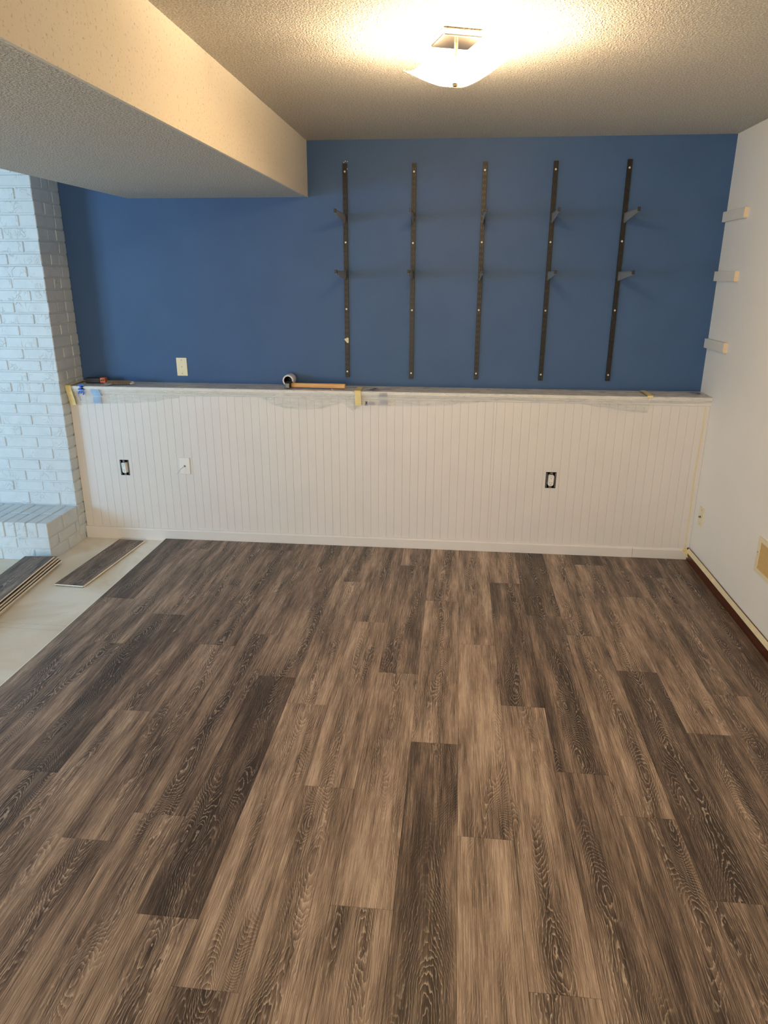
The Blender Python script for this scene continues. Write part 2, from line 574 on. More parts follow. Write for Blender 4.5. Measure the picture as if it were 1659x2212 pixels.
zs_ = [ZS, WIN_Z - WIN_H/2, WIN_Z + WIN_H/2, HC]
struct(obj('wall_window', plate_grid(xs_, zs_, lambda i, j: i == 1 and j == 1, 0.12, lambda u, v, d: (u, YWIN - d, v)), MT['wall']), 'off-white wall with the daylight window', 'wall')
w = empty('window_1', (WIN_X, YWIN - 0.03, WIN_Z - WIN_H/2))
struct(w, 'white framed window in the front left wall', 'window')
a, b_ = WIN_W/2, WIN_H
for n_, (y0, y1, z0, z1) in (('window_frame', (-a, -a+0.05, 0, b_)), ('window_frame', (a-0.05, a, 0, b_)), ('window_frame', (-a+0.05, a-0.05, 0, 0.05)), ('window_frame', (-a+0.05, a-0.05, b_-0.05, b_)), ('window_mullion', (-0.02, 0.02, 0.05, b_-0.05))):
    obj(n_, B(y0, y1, -0.02, 0.03, z0, z1, 0.004), MT['trim'], w)

struct(obj('ceiling', B(XL - 0.12, 0.12, YF - 0.12, 0.12, HC, HC + 0.1), MT['popcorn']), 'off-white popcorn textured ceiling', 'ceiling')
beam = empty('ceiling_beam', (0, 0, 0))
struct(beam, 'boxed ceiling beam running from the blue wall over the fireplace side', 'beam')
obj('beam_underside', B(XBL, XB - 0.012, YF, 0.0, ZB, ZB + 0.012), MT['popcorn'], beam)
obj('beam_side', B(XB - 0.012, XB, YF, 0.0, ZB, HC), MT['beam_side'], beam)
obj('beam_side', B(XBL, XBL + 0.012, YF, 0.0, ZB + 0.012, HC), MT['beam_side'], beam)
obj('corner_bead', B(XB - 0.004, XB + 0.0015, -1.6, -0.001, ZB - 0.0015, ZB + 0.003, 0.0008), MT['beam_side'], beam)

# ------------------------------------------------------------------ floor: sheets below, planks on top
floor = struct(obj('floor', B(XL - 0.12, 0.12, YF - 0.12, 0.12, ZS - 0.10, ZS - 0.006), MT['subfloor']), 'beige subfloor with plank flooring being laid over it', 'floor')
for y0, y1 in ((-0.2, -1.4375), (-1.440, -1.4845), (-1.487, -3.86), (-3.8625, YF)):
    obj('subfloor_sheet', B(XL, 0.0, y1, y0, ZS - 0.006, ZS), MT['subfloor'], floor)

PW, PL = 0.1755, 1.22
XS0 = -0.0145 - 19*PW
JOINT = {0: -1.129, 1: -0.382, 2: -1.286, 3: -0.899, 4: -1.569, 5: -1.442, 6: -0.590, 7: -2.001, 8: -1.258, 9: -0.506,
         10: -0.979, 11: -1.434, 12: -1.924, 13: -1.094, 14: -1.290, 15: -0.380, 16: -0.814, 17: -0.530, 18: -1.06}
# how dark each plank's print is, counted from the wall (0 dark .. 1 light)
TONE = {0: [.30, .46, .44, .42], 1: [.44, .48, .44, .50, .44], 2: [.48, .30, .46, .42], 3: [.44, .42, .52, .44], 4: [.30, .40, .50, .46],
        5: [.46, .40, .54, .44], 6: [.44, .44, .24, .54, .5], 7: [.44, .58, .56, .38], 8: [.48, .58, .56, .5], 9: [.54, .42, .58, .54, .5],
        10: [.52, .58, .32, .48], 11: [.56, .60, .60, .5], 12: [.54, .34, .54, .5], 13: [.28, .34, .42, .5], 14: [.50, .52, .40, .5],
        15: [.30, .48, .30, .44, .5], 16: [.42, .50, .42, .5], 17: [.26, .40, .42, .5], 18: [.36, .40, .40, .4]}
YW = -0.222
for r in range(19):
    x0 = XS0 + r*PW
    j = JOINT[r]
    while j + PL < YW:
        j += PL
    ends = [YW] + [j - PL*k for k in range(8) if j - PL*k > YF] + [YF]
    for k, (ya, yb) in enumerate(zip(ends, ends[1:])):
        if ya - yb < 0.005:
            continue
        ln = ya - yb
        g = 0.0004
        bm = bmesh.new()
        box(bm, -PW/2 + g - (0.012 if r == 0 else 0.0), PW/2 - g, -ln/2 + g, ln/2 - g, -0.0135, 0.0, 0.0003)
        o = obj('plank', bm, MT['plank'], floor, loc=(x0 + PW/2, (ya + yb)/2, 0.0))
        tn = TONE[r][k] if k < len(TONE[r]) else random.uniform(.38, .56)
        o.color = (0.44 + (tn - 0.44)*1.3 - 0.035, random.random(), 0, 1)
bm = bmesh.new()
box(bm, XS0 - 0.0195, XS0 - 0.0118, YF, YW, ZS + 0.0005, -0.0025)
obj('tongue_edge', bm, MT['edge'], floor)

def loose_plank(label, loc, rotz, length, tone, group=None, tilt=0.0, flip=1):
    t_ = empty('flooring_plank', loc, (0, tilt, rotz))
    T = 0.012
    W2 = PW/2
    o = obj('face', B(-W2, W2, -length/2, length/2, T - 0.0018, T, 0.0005), MT['plank'], t_)
    o.color = (tone, 0, 0, 1)
    bm = bmesh.new()
    box(bm, -W2, W2, -length/2, length/2, 0.0058, T - 0.0018, 0.0003)
    obj('core', bm, MT['core'], t_)
    obj('backing', B(-W2 + 0.003, W2 - 0.003, -length/2 + 0.003, length/2 - 0.003, 0.0, 0.0058), MT['dark'], t_)
    bm = bmesh.new()
    box(bm, W2, W2 + 0.006, -length/2, length/2, 0.0060, 0.0084, 0.0006)
    obj('tongue', bm, MT['core'], t_)
    bm = bmesh.new()
    box(bm, -W2, W2, -length/2 - 0.005, -length/2, 0.0060, 0.0084, 0.0006)
    obj('end_tongue', bm, MT['core'], t_)
    tag(t_, label, 'plank', group)
    return t_

loose_plank('single dark brown plank lying loose beside the laid flooring edge', (-3.598, -0.628, ZS), math.radians(-3.1), 0.727, 0.34)
STK = [('lowest', 0.000, -0.004, 0.000, 0.5), ('second lowest', 0.0135, 0.003, 0.004, -0.3), ('middle', 0.0262, -0.002, -0.003, 0.0), ('second highest', 0.0390, -0.008, 0.002, 0.2)]
SA = math.radians(4.9)
for lab, dz, dx, dy, da in STK:
    loose_plank('%s plank in the stack in front of the brick hearth' % lab, (-3.876 + dx, -1.30 + dy, ZS + dz), SA + math.radians(da), 1.22, 0.36, 'planks stacked by the hearth')
loose_plank('topmost dark brown plank on the stack in front of the hearth', (-3.884, -1.345, ZS + 0.0575), SA, 1.22, 0.30, 'planks stacked by the hearth')

# ------------------------------------------------------------------ wainscot with outlet openings
HOLES = [(-3.628, -3.567, 0.426, 0.529), (-0.906, -0.843, 0.429, 0.531)]
hx = [X0] + [v for h in HOLES for v in h[:2]] + [0.0]
hz = sorted({ZS, 0.426, 0.429, 0.529, 0.531, ZL - 0.025})
def in_hole(x, z):
    return any(h[0] < x < h[1] and h[2] < z < h[3] for h in HOLES)
wains = struct(obj('wall_wainscot', plate_grid(hx, hz, lambda i, j: in_hole((hx[i]+hx[i+1])/2, (hz[j]+hz[j+1])/2), 0.012,
               lambda u, v, d: (u, -WW + 0.0035 + d, v)), MT['wainscot']), 'off-white grooved board wainscot under the ledge', 'wall')
GR = [X0 + 0.001, -3.86, -3.80] + [-3.748 + 0.0507*i for i in range(25)] + [-2.531 + 0.04954*i for i in range(1, 27)] + [-1.226] + [-1.176 + 0.05036*i for i in range(23)] + [-0.0005]
ZT, ZBT = ZL - 0.026, 0.02
for ga, gb in zip(GR, GR[1:]):
    a, b_ = ga + 0.00005, gb - 0.00005
    c = 0.0008
    hs = [h for h in HOLES if h[0] < b_ and h[1] > a]
    def outline(aa, bb):
        if not hs:
            return [(aa, ZBT), (bb, ZBT), (bb, ZT), (aa, ZT)]
        h = hs[0]
        z0, z1 = h[2], h[3]
        if h[0] <= a and h[1] >= b_:
            return None
        if h[0] > a and h[1] >= b_:
            return [(aa, ZBT), (bb, ZBT), (bb, z0), (h[0], z0), (h[0], z1), (bb, z1), (bb, ZT), (aa, ZT)]
        if h[0] <= a and h[1] < b_:
            return [(aa, ZBT), (bb, ZBT), (bb, ZT), (aa, ZT), (aa, z1), (h[1], z1), (h[1], z0), (aa, z0)]
        return 'inside'
    fo = outline(a + c, b_ - c)
    if fo is None:
        for z0, z1 in ((ZBT, hs[0][2]), (hs[0][3], ZT)):
            obj('board', B(a, b_, -WW, -WW + 0.0035, z0, z1, 0.0007), MT['wainscot'], wains)
        continue
    bo = outline(a, b_)
    n = len(fo)
    vs = [(u, -WW, v) for u, v in fo] + [(u, -WW + 0.0017, v) for u, v in bo] + [(u, -WW + 0.0035, v) for u, v in bo]
    fs = [tuple(range(n))] + [(k*n+i, k*n+n+i, k*n+n+(i+1) % n, k*n+(i+1) % n) for k in range(2) for i in range(n)]
    obj('board', (vs, fs), MT['wainscot'], wains)

# ledge cap with moulding below it
led = empty('trim_1', (0, 0, 0))
struct(led, 'white ledge capping the grooved wainscot, wrapped in clear plastic film', 'ledge')
bm = bmesh.new()
box(bm, X0, 0.0, -WL, 0.0, ZL - 0.022, ZL, 0.004, 2)
obj('ledge_board', bm, MT['trim'], led)
prof = [(-WW, ZL - 0.050), (-WW - 0.006, ZL - 0.048), (-WW - 0.008, ZL - 0.038), (-WW - 0.014, ZL - 0.030), (-WW - 0.016, ZL - 0.022), (-WW, ZL - 0.022)]
obj('cove_moulding', prism([(y, z) for y, z in prof], X0, 0.0, lambda u, v, d: (d, u, v)), MT['trim'], led)

# baseboards
bb = empty('baseboard_back', (0, 0, 0))
struct(bb, 'white painted baseboard along the bottom of the wainscot', 'baseboard')
prof = [(-WW, ZS), (-WW - 0.0142, ZS), (-WW - 0.0142, 0.056), (-WW - 0.011, 0.0625), (-WW - 0.005, 0.066), (-WW, 0.066)]
for xa, xb_ in ((X0, -0.342), (-0.3405, -0.0136)):
    obj('baseboard_length', prism(prof, xa, xb_, lambda u, v, d: (d, u, v)), MT['wainscot'], bb)
br = empty('baseboard_right', (0, 0, 0))
struct(br, 'dark brown stained baseboard along the right wall', 'baseboard')
prof = [(0.0, ZS), (0.0, 0.074), (-0.009, 0.074), (-0.0136, 0.066), (-0.0136, ZS)]
obj('baseboard_length', prism(prof, YF, -WW - 0.0001, lambda u, v, d: (u, d, v)), MT['brown'], br)

# ------------------------------------------------------------------ brick chimney and hearth
def brick(parent, x0, x1, y0, y1, z0, z1, bv=0.0035):
    cx, cy, cz = (x0+x1)/2, (y0+y1)/2, (z0+z1)/2
    return obj('brick', B(x0-cx, x1-cx, y0-cy, y1-cy, z0-cz, z1-cz, bv), MT['brick'], parent, loc=(cx, cy, cz))
chim = empty('brick_chimney', (X0, -D, ZS))
chim.location = (0, 0, 0)
tag(chim, 'white painted brick chimney breast at the left against the blue wall', 'chimney')
XCL = -5.5
obj('mortar_core', B(XCL, X0 - 0.006, -D + 0.006, 0.0, ZS, HC), MT['mortar'], chim)
ZJ = [0.2332, .322, .393, .466, .540, .614, .687, .759, .829, .898, .966, 1.033, 1.100, 1.169, 1.239, 1.308, 1.376, 1.444, 1.512, 1.580, 1.647, 1.715, 1.784, 1.854, 1.926, 1.997, 2.070, 2.139, 2.206, 2.275, 2.343, 2.40]
ZJ = [0.02, 0.093, 0.163] + ZJ
mj = 0.0045
rest = bmesh.new()
for i, (z0, z1) in enumerate(zip(ZJ, ZJ[1:])):
    even = (i - 3) % 2 == 0
    j = lambda s: random.uniform(-s, s)
    pr = random.uniform(-0.002, 0.0025)
    za, zb = z0 + mj + j(.001), z1 - mj + j(.001)
    l1 = 0.097 + j(.006) if even else 0.202 + j(.008)
    d1 = 0.198 + j(.006) if even else 0.096 + j(.006)
    # corner brick, then the rest of the return, then the front face
    if z0 >= 0.2:
        brick(chim, X0 - l1, X0 + j(.001), -D - pr, -D + d1, za, zb)
    else:
        brick(chim, X0 - 0.1, X0 + j(.001), -D + 0.0065, -D + d1, za, zb)
    y = -D + d1 + 2*mj
    if z1 <= ZL or z0 >= ZL - 0.1:
        yend = -WW - 0.002 if z0 < ZL - 0.1 else 0.0
        if yend - y > 0.02:
            if yend - y > 0.12:
                ym = y + 0.09 + j(.02)
                brick(chim, X0 - 0.09, X0 + j(.0015), y, ym - mj, za, zb)
                brick(chim, X0 - 0.09, X0 + j(.0015), ym + mj, yend - 0.001, za, zb)
            else:
                brick(chim, X0 - 0.09, X0 + j(.0015), y, yend - 0.001, za, zb)
    if z0 < 0.2:
        continue
    x = X0 - l1 - 2*mj
    while x > XCL + 0.02:
        L = 0.199 + j(.008)
        xa = max(x - L, XCL)
        p2 = random.uniform(-0.002, 0.002)
        if x > -4.68:
            brick(chim, xa, x, -D - p2, -D + 0.09, za + j(.0012), zb + j(.0012))
        else:
            box(rest, xa, x, -D - p2, -D + 0.09, za, zb, 0.0035)
        x = xa - 2*mj
r_ = obj('brick_courses', rest, MT['brick'], chim)
r_['kind'] = 'stuff'

hth = empty('brick_hearth', (0, 0, 0))
tag(hth, 'raised white painted brick hearth at the foot of the chimney', 'hearth')
YH = -D - DH
obj('mortar_core', B(XCL, X0 - 0.006, YH + 0.006, -D + 0.0055, ZS, ZH - 0.005), MT['mortar'], hth)
rest = bmesh.new()
zr0, zr1 = 0.138, ZH
x = X0
while x > XCL:
    w_ = 0.0625 + random.uniform(-.002, .002)
    dpt = (DH - 0.016)/2
    for k in range(2):
        ya = YH + k*(dpt + 0.008)
        args = (x - w_, x, ya + (random.uniform(-.002, .002) if k == 0 else 0), ya + dpt, zr0, zr1 + random.uniform(-.0015, .0015))
        if x > -4.75:
            brick(hth, *args)
        else:
            box(rest, *args, 0.0035)
    x -= w_ + 0.0085
for (z0, z1), off in (((0.068, 0.130), 0.205), ((ZS, 0.060), 0.10)):
    x = X0
    first = True
    while x > XCL:
        L = off if first else 0.2 + random.uniform(-.006, .006)
        xa = max(x - L, XCL)
        y1 = YH + (0.1 if off > 0.15 else 0.2) if first else YH + 0.09
        args = (xa, x, YH + random.uniform(-.002, .002), y1, z0, z1)
        if x > -4.75:
            brick(hth, *args)
        else:
            box(rest, *args, 0.0035)
        if first:
            yy = y1 + 0.009
            while yy < -D - 0.01:
                ye = min(yy + 0.2, -D - 0.006)
                brick(hth, X0 - 0.09, X0 + random.uniform(-.001, .001), yy, ye, z0, z1)
                yy = ye + 0.009
        first = False
        x = xa - 0.009
r_ = obj('brick_courses', rest, MT['brick'], hth)
r_['kind'] = 'stuff'

# ------------------------------------------------------------------ ceiling lamp
LX, LY = -1.511, -1.795
lamp = empty('ceiling_lamp', (LX, LY, HC), (0, 0, math.radians(20)))
tag(lamp, 'lit semi-flush ceiling lamp with square flared frosted glass shade', 'lamp')
obj('canopy', B(-0.066, 0.066, -0.066, 0.066, -0.024, 0.0, 0.005, 2), MT['chrome'], lamp)
bm = bmesh.new(); cyl(bm, (0, 0, -0.024), (0, 0, -0.130), 0.0065, n=12)
obj('stem', bm, MT['nickel'], lamp)
N = 28
S = 0.137
vs, fs = [], []
def shade_z(u, v):
    mm = (u**4 + v**4)**0.25
    return -0.137 + 0.042*max(0.0, (mm - 0.32)/0.68)**1.1 + 0.006*(u*v)**2
for i in range(N + 1):
    for j in range(N + 1):
        u, v = -1 + 2*i/N, -1 + 2*j/N
        pu = u*(1 - 0.11*(1 - v*v)*abs(u)**3)
        pv = v*(1 - 0.11*(1 - u*u)*abs(v)**3)
        vs.append((pu*S, pv*S, shade_z(u, v)))
for i in range(N):
    for j in range(N):
        a = i*(N+1) + j
        fs.append((a, a+N+1, a+N+2, a+1))
o = obj('shade', (vs, fs), MT['shade'], lamp, smooth=True)
md = o.modifiers.new('thickness', 'SOLIDIFY'); md.thickness = 0.003
bm = bmesh.new()
lathe(bm, [(0.0, -0.1335), (0.013, -0.1345), (0.0135, -0.138), (0.008, -0.140), (0.0085, -0.145), (0.006, -0.148), (0.0, -0.149)], (0, 0, 0), n=20)
obj('finial', bm, MT['nickel'], lamp)
ang = math.radians(-28)
for sgn in (-1, 1):
    d = Vector((math.cos(ang)*sgn, math.sin(ang)*sgn, 0))
    bm = bmesh.new(); cyl(bm, d*0.010 + Vector((0, 0, -0.084)), d*0.036 + Vector((0, 0, -0.090)), 0.012, 0.013, n=16)
    obj('socket', bm, MT['white_plastic'], lamp)
    bm = bmesh.new()
    ax = (d*0.9 + Vector((0, 0, -0.22))).normalized()
    base = d*0.036 + Vector((0, 0, -0.090))
    bmesh.ops.create_uvsphere(bm, u_segments=16, v_segments=10, radius=0.019, matrix=Matrix.Translation(base + ax*0.026))
    for f in bm.faces: f.smooth = True
    bo = obj('bulb', bm, MT['bulb'], lamp)
    bo.visible_shadow = True
    pl = bpy.data.lights.new('bulb_light', 'POINT')
    pl.energy = LAMP_W*(1.25 if sgn > 0 else 0.75)
    pl.color = LAMP_COL
    pl.shadow_soft_size = 0.022
    po = bpy.data.objects.new('bulb_light', pl)
    po.location = base + ax*0.050
    link(po, lamp)

# ------------------------------------------------------------------ shelf uprights and brackets
UX = [-2.156, -1.755, -1.353, -0.959, -0.557]
ORD = ['leftmost', 'second from left', 'middle', 'second from right', 'rightmost']
ULAB = ['black slotted shelf upright nearest the ceiling beam, with a cream scrap on it',
        'second black slotted shelf upright from the ceiling beam',
        'middle black slotted shelf upright of the five on the blue wall',
        'fourth black slotted shelf upright, one in from the right wall side',
        'black slotted shelf upright nearest the right wall']
UZ0, UZ1, UW, UD = 1.058, 2.277, 0.025, 0.0125
us = [-UW/2, -0.0072, -0.0042, 0.0042, 0.0072, UW/2]
vz = [0.0]
slot_rows = set()
zc = 0.016
while zc < UZ1 - UZ0 - 0.014:
    vz += [zc - 0.007, zc + 0.007]
    slot_rows.add(len(vz) - 2)
    zc += 0.03175
vz.append(UZ1 - UZ0)
pv = plate_grid(us, vz, lambda i, j: i in (1, 3) and j in slot_rows, 0.0016, lambda u, v, d: (u, -UD + d, v))
me_plate = bpy.data.meshes.new('channel_face'); me_plate.from_pydata(pv[0], [], pv[1]); me_plate.materials.append(MT['black_metal'])
bm = bmesh.new(); box(bm, -UW/2, -UW/2 + 0.0016, -UD + 0.0016, 0, 0, UZ1 - UZ0)
me_side = bpy.data.meshes.new('channel_side'); bm.to_mesh(me_side); bm.free(); me_side.materials.append(MT['black_metal'])
bm = bmesh.new(); box(bm, -UW/2 + 0.0016, UW/2 - 0.0016, -0.0014, -0.0004, 0, UZ1 - UZ0)
me_back = bpy.data.meshes.new('channel_backing'); bm.to_mesh(me_back); bm.free(); me_back.materials.append(MT['slot_metal'])  # back plate in lighter worn metal, showing through the slots
bm = bmesh.new()
cyl(bm, (0, 0, 0), (0, -0.0022, 0), 0.0056, 0.0048, n=14)
cyl(bm, (0, -0.0021, 0), (0, -0.0024, 0), 0.0018, 0.0018, n=8, mi=1)
me_screw = bpy.data.meshes.new('screw'); bm.to_mesh(me_screw); bm.free(); me_screw.materials.append(MT['screw']); me_screw.materials.append(MT['dark'])
L_B = 0.352
def bracket_meshes():
    arm = prism([(-UD + 0.006, 0.0), (-UD + 0.006, -0.050), (-0.03, -0.0495), (-L_B, -0.016), (-L_B, 0.0)], -0.0022, 0.0022, lambda u, v, d: (d, u, v))
    bm = bmesh.new(); box(bm, -0.0062, 0.0062, -L_B, -UD - 0.0005, 0.0, 0.0018, 0.0006)
    fl = bm
    bm2 = bmesh.new(); box(bm2, -0.0066, 0.0066, -L_B - 0.010, -L_B + 0.002, -0.014, 0.0058, 0.0012)
    out = []
    me = bpy.data.meshes.new('arm'); me.from_pydata(arm[0], [], arm[1]); me.materials.append(MT['grey_metal']); out.append(('arm', me))
    me = bpy.data.meshes.new('top_flange'); fl.to_mesh(me); fl.free(); me.materials.append(MT['grey_metal']); out.append(('top_flange', me))
    me = bpy.data.meshes.new('tip_cap'); bm2.to_mesh(me); bm2.free(); me.materials.append(MT['black_case']); out.append(('tip_cap', me))
    return out
BM = bracket_meshes()
for i, ux in enumerate(UX):
    dz = (0.0, -0.004, 0.0, 0.0, 0.004)[i]
    u_ = empty('shelf_upright', (ux, 0, UZ0 + dz))
    tag(u_, ULAB[i], 'shelf upright', 'slotted shelf uprights on the blue wall')
    link(bpy.data.objects.new('channel_face', me_plate), u_)
    s1 = link(bpy.data.objects.new('channel_side', me_side), u_)
    s2 = link(bpy.data.objects.new('channel_side', me_side), u_); s2.location.x = UW - 0.0016
    link(bpy.data.objects.new('channel_back', me_back), u_)
    for z in (2.234, 1.852, 1.471, 1.094):
        s = link(bpy.data.objects.new('screw', me_screw), u_)
        s.location = (0, -UD, z - UZ0)
    for lev, z in (('upper', 2.002), ('lower', 1.690)):
        b_ = empty('shelf_bracket', (ux, 0, z))
        b_.rotation_euler.z = math.radians(random.uniform(-1.2, 1.2))
        tag(b_, '%s grey metal shelf bracket on the %s shelf upright' % (lev, ORD[i]), 'shelf bracket', 'shelf brackets on the uprights')
        for nm, me in BM:
            link(bpy.data.objects.new(nm, me), b_)

# torn cream scrap stuck on the first upright
sx, sz = -2.157, 1.288
out2 = [(-0.011, 0.006), (-0.016, 0.004), (-0.006, -0.010), (0.004, -0.020), (0.012, -0.018), (0.012, 0.010), (0.006, 0.014), (-0.004, 0.009)]
tag(obj('tape_scrap', prism(out2, -UD - 0.0012, -UD - 0.0004, lambda u, v, d: (sx + u, d - 0.001*abs(u)/0.01, sz + v)), MT['tape2']),
    'small torn cream scrap stuck near the foot of the leftmost upright', 'tape')
for (px, pz, s) in ((-2.162, 2.284, 0.0022), (-2.153, 2.290, 0.0022), (-2.143, 2.249, 0.0026), (-2.141, 2.288, 0.002)):
    obj('paint_chip', prism([(px + s*math.cos(t), pz + 1.4*s*math.sin(t)) for t in [k*math.pi/4 for k in range(8)]], -0.0008, 0.0, lambda u, v, d: (u, d, v)), MT['screw'], wall_back)

# ------------------------------------------------------------------ wooden cleats on the right wall
for lab, z0 in (('topmost', 1.955), ('middle', 1.641), ('lowest', 1.267)):
    c_o = empty('shelf_cleat', (0, 0, z0))
    Lc = 0.322
    obj('block', B(-0.020, 0.0, -Lc, -0.002, 0.0, 0.053, 0.0012), MT['cleat'], c_o)
    obj('cut_end', B(-0.0198, -0.0002, -Lc - 0.0012, -Lc - 0.0001, 0.0004, 0.0526), MT['raw_wood'], c_o)
    tag(c_o, '%s of three white shelf cleats fixed to the right wall' % lab, 'shelf cleat', 'shelf cleats on the right wall')

# ------------------------------------------------------------------ wall plates, outlets, vent
bp = empty('blank_wall_plate', (-3.234, 0, 1.105))
tag(bp, 'ivory blank wall plate with three screws on the blue wall', 'wall plate')
obj('plate', B(-0.035, 0.035, -0.0055, 0, -0.0575, 0.0575, 0.0025, 2), MT['ivory'], bp)
for z in (-0.042, 0.0, 0.042):
    bm = bmesh.new(); cyl(bm, (0, -0.0054, z), (0, -0.0062, z), 0.0028, n=10)
    obj('screw', bm, MT['steel'], bp)

def outlet(label, cx, cz, yaw, roll):
    o_ = empty('electrical_outlet', (cx, -WW, cz))
    tag(o_, label, 'outlet', 'uncovered outlets in the wainscot')
    W2, H2 = 0.030, 0.051
    # steel box behind the opening
    bm = bmesh.new()
    for a in ((-W2, -W2 + 0.001, 0.001, 0.055, -H2, H2), (W2 - 0.001, W2, 0.001, 0.055, -H2, H2), (-W2 + 0.001, W2 - 0.001, 0.001, 0.055, -H2, -H2 + 0.001),
              (-W2 + 0.001, W2 - 0.001, 0.001, 0.055, H2 - 0.001, H2), (-W2, W2, 0.055, 0.056, -H2, H2)):
        box(bm, *a)
    obj('junction_box', bm, MT['dark'], o_)
    bm = bmesh.new()
    for a in ((-0.0275, -0.0225, -0.001, 0.004, -0.046, 0.046), (0.0225, 0.0275, -0.001, 0.004, -0.046, 0.046)):
        box(bm, *a, 0.0006)
    obj('box_rim', bm, MT['steel'], o_)
    M_ = Matrix.Translation((0, -0.004, 0)) @ Matrix.Rotation(roll, 4, 'Y') @ Matrix.Rotation(yaw, 4, 'Z')
    bm = bmesh.new()
    oc = [(-0.0165, -0.026), (-0.011, -0.034), (0.011, -0.034), (0.0165, -0.026), (0.0165, 0.026), (0.011, 0.034), (-0.011, 0.034), (-0.0165, 0.026)]
    r = obj('receptacle', prism(oc, -0.007, 0.020, lambda u, v, d: (u, d, v)), MT['white_plastic'], o_)
    r.data.transform(M_)
    st = obj('strap', prism([(-0.009, -0.050), (0.009, -0.050), (0.009, 0.050), (-0.009, 0.050)], 0.0, 0.0015, lambda u, v, d: (u, d, v)), MT['steel'], o_)
    st.data.transform(M_)
    for zc_ in (0.019, -0.019):
        bm = bmesh.new()
        for xx in (-0.006, 0.006):
            box(bm, xx - 0.0009, xx + 0.0009, -0.0074, -0.0070, zc_ + 0.001, zc_ + 0.008)
        cyl(bm, (0, -0.0074, zc_ - 0.006), (0, -0.0070, zc_ - 0.006), 0.0022, n=8)
        s = obj('socket_slots', bm, MT['dark'], r)
        s.data.transform(M_)
    for zz in (0.046, -0.046):
        bm = bmesh.new(); cyl(bm, (0, 0.0, zz), (0, -0.003, zz), 0.0035, n=10)
        s = obj('screw', bm, MT['nickel'], o_); s.data.transform(M_)
outlet('uncovered white outlet in the wainscot nearest the brick chimney', -3.5975, 0.4775, math.radians(-22), math.radians(-3))
outlet('uncovered white outlet in the wainscot toward the right wall', -0.8745, 0.480, math.radians(6), math.radians(2))

jp = empty('cable_wall_plate', (-3.19, -WW, 0.501))
tag(jp, 'white cable wall plate with a loose white cable poking out', 'wall plate')
obj('plate', B(-0.035, 0.035, -0.008, 0, -0.055, 0.055, 0.004, 2), MT['white_plastic'], jp)
for z in (-0.042, 0.042):
    bm = bmesh.new(); cyl(bm, (0, -0.0078, z), (0, -0.0088, z), 0.003, n=10)
    obj('screw', bm, MT['white_plastic'], jp)
bm = bmesh.new(); cyl(bm, (0, -0.0079, 0), (0, -0.0086, 0), 0.0062, n=14)
obj('cable_hole', bm, MT['dark'], jp)
bm = bmesh.new(); tube(bm, [(0, -0.004, 0), (-0.004, -0.018, -0.001), (-0.016, -0.034, -0.010), (-0.030, -0.045, -0.024), (-0.040, -0.052, -0.042)], 0.0026)
obj('cable', bm, MT['white_plastic'], jp)

rp = empty('coax_wall_plate', (0, -0.331, 0.318))
tag(rp, 'ivory wall plate with a coax jack low on the right wall', 'wall plate')
obj('plate', B(-0.0055, 0, -0.036, 0.036, -0.056, 0.056, 0.0025, 2), MT['ivory'], rp)
bm = bmesh.new(); cyl(bm, (-0.005, 0, 0), (-0.008, 0, 0), 0.0065, n=6); cyl(bm, (-0.008, 0, 0), (-0.017, 0, 0), 0.0045, n=12)
obj('coax_jack', bm, MT['steel'], rp)
for z in (-0.042, 0.042):
    bm = bmesh.new(); cyl(bm, (-0.005, 0, z), (-0.0062, 0, z), 0.003, n=10)
    obj('screw', bm, MT['steel'], rp)

vt = empty('wall_vent', (0, -1.128, 0.319))
tag(vt, 'ivory framed vent covered with a tan panel on the right wall', 'vent')
VW, VH, VF = 0.40, 0.175, 0.024
obj('frame', plate_grid([-VW, -VW + VF, -VF, 0], [0, 0.021, VH - 0.021, VH], lambda i, j: i == 1 and j == 1, 0.007, lambda u, v, d: (-0.007 + d, u, v)), MT['ivory'], vt)
obj('panel', B(-0.0035, -0.0005, -VW + VF - 0.002, -VF + 0.002, 0.019, VH - 0.019), MT['tan'], vt)
for yy in (-0.012, -VW + 0.012):
    bm = bmesh.new(); cyl(bm, (-0.0069, yy, VH*0.56), (-0.0082, yy, VH*0.56), 0.0034, n=10)
    obj('screw', bm, MT['steel'], vt)

# ------------------------------------------------------------------ plastic film over the ledge
HANG = [(-3.912, .881), (-3.80, .888), (-3.715, .894), (-3.50, .902), (-3.358, .913), (-3.24, .935), (-3.145, .949), (-2.9, .955), (-2.688, .957), (-2.63, .935), (-2.589, .908), (-2.503, .889), (-2.40, .886),
        (-2.30, .892), (-2.213, .918), (-2.156, .930), (-2.12, .90), (-2.086, .878), (-2.071, .905), (-2.03, .916), (-1.761, .92), (-1.566, .924), (-1.428, .941), (-1.291, .955), (-1.183, .963), (-1.02, .961),
        (-.779, .958), (-.616, .936), (-.508, .916), (-.40, .910), (-.297, .912), (-.27, .93)]
def hang(x, tab):
    for (xa, za), (xb_, zb) in zip(tab, tab[1:]):
        if xa <= x <= xb_:
            k = (x - xa)/(xb_ - xa)
            k = k*k*(3 - 2*k)
            return za + (zb - za)*k
    return tab[-1][1]
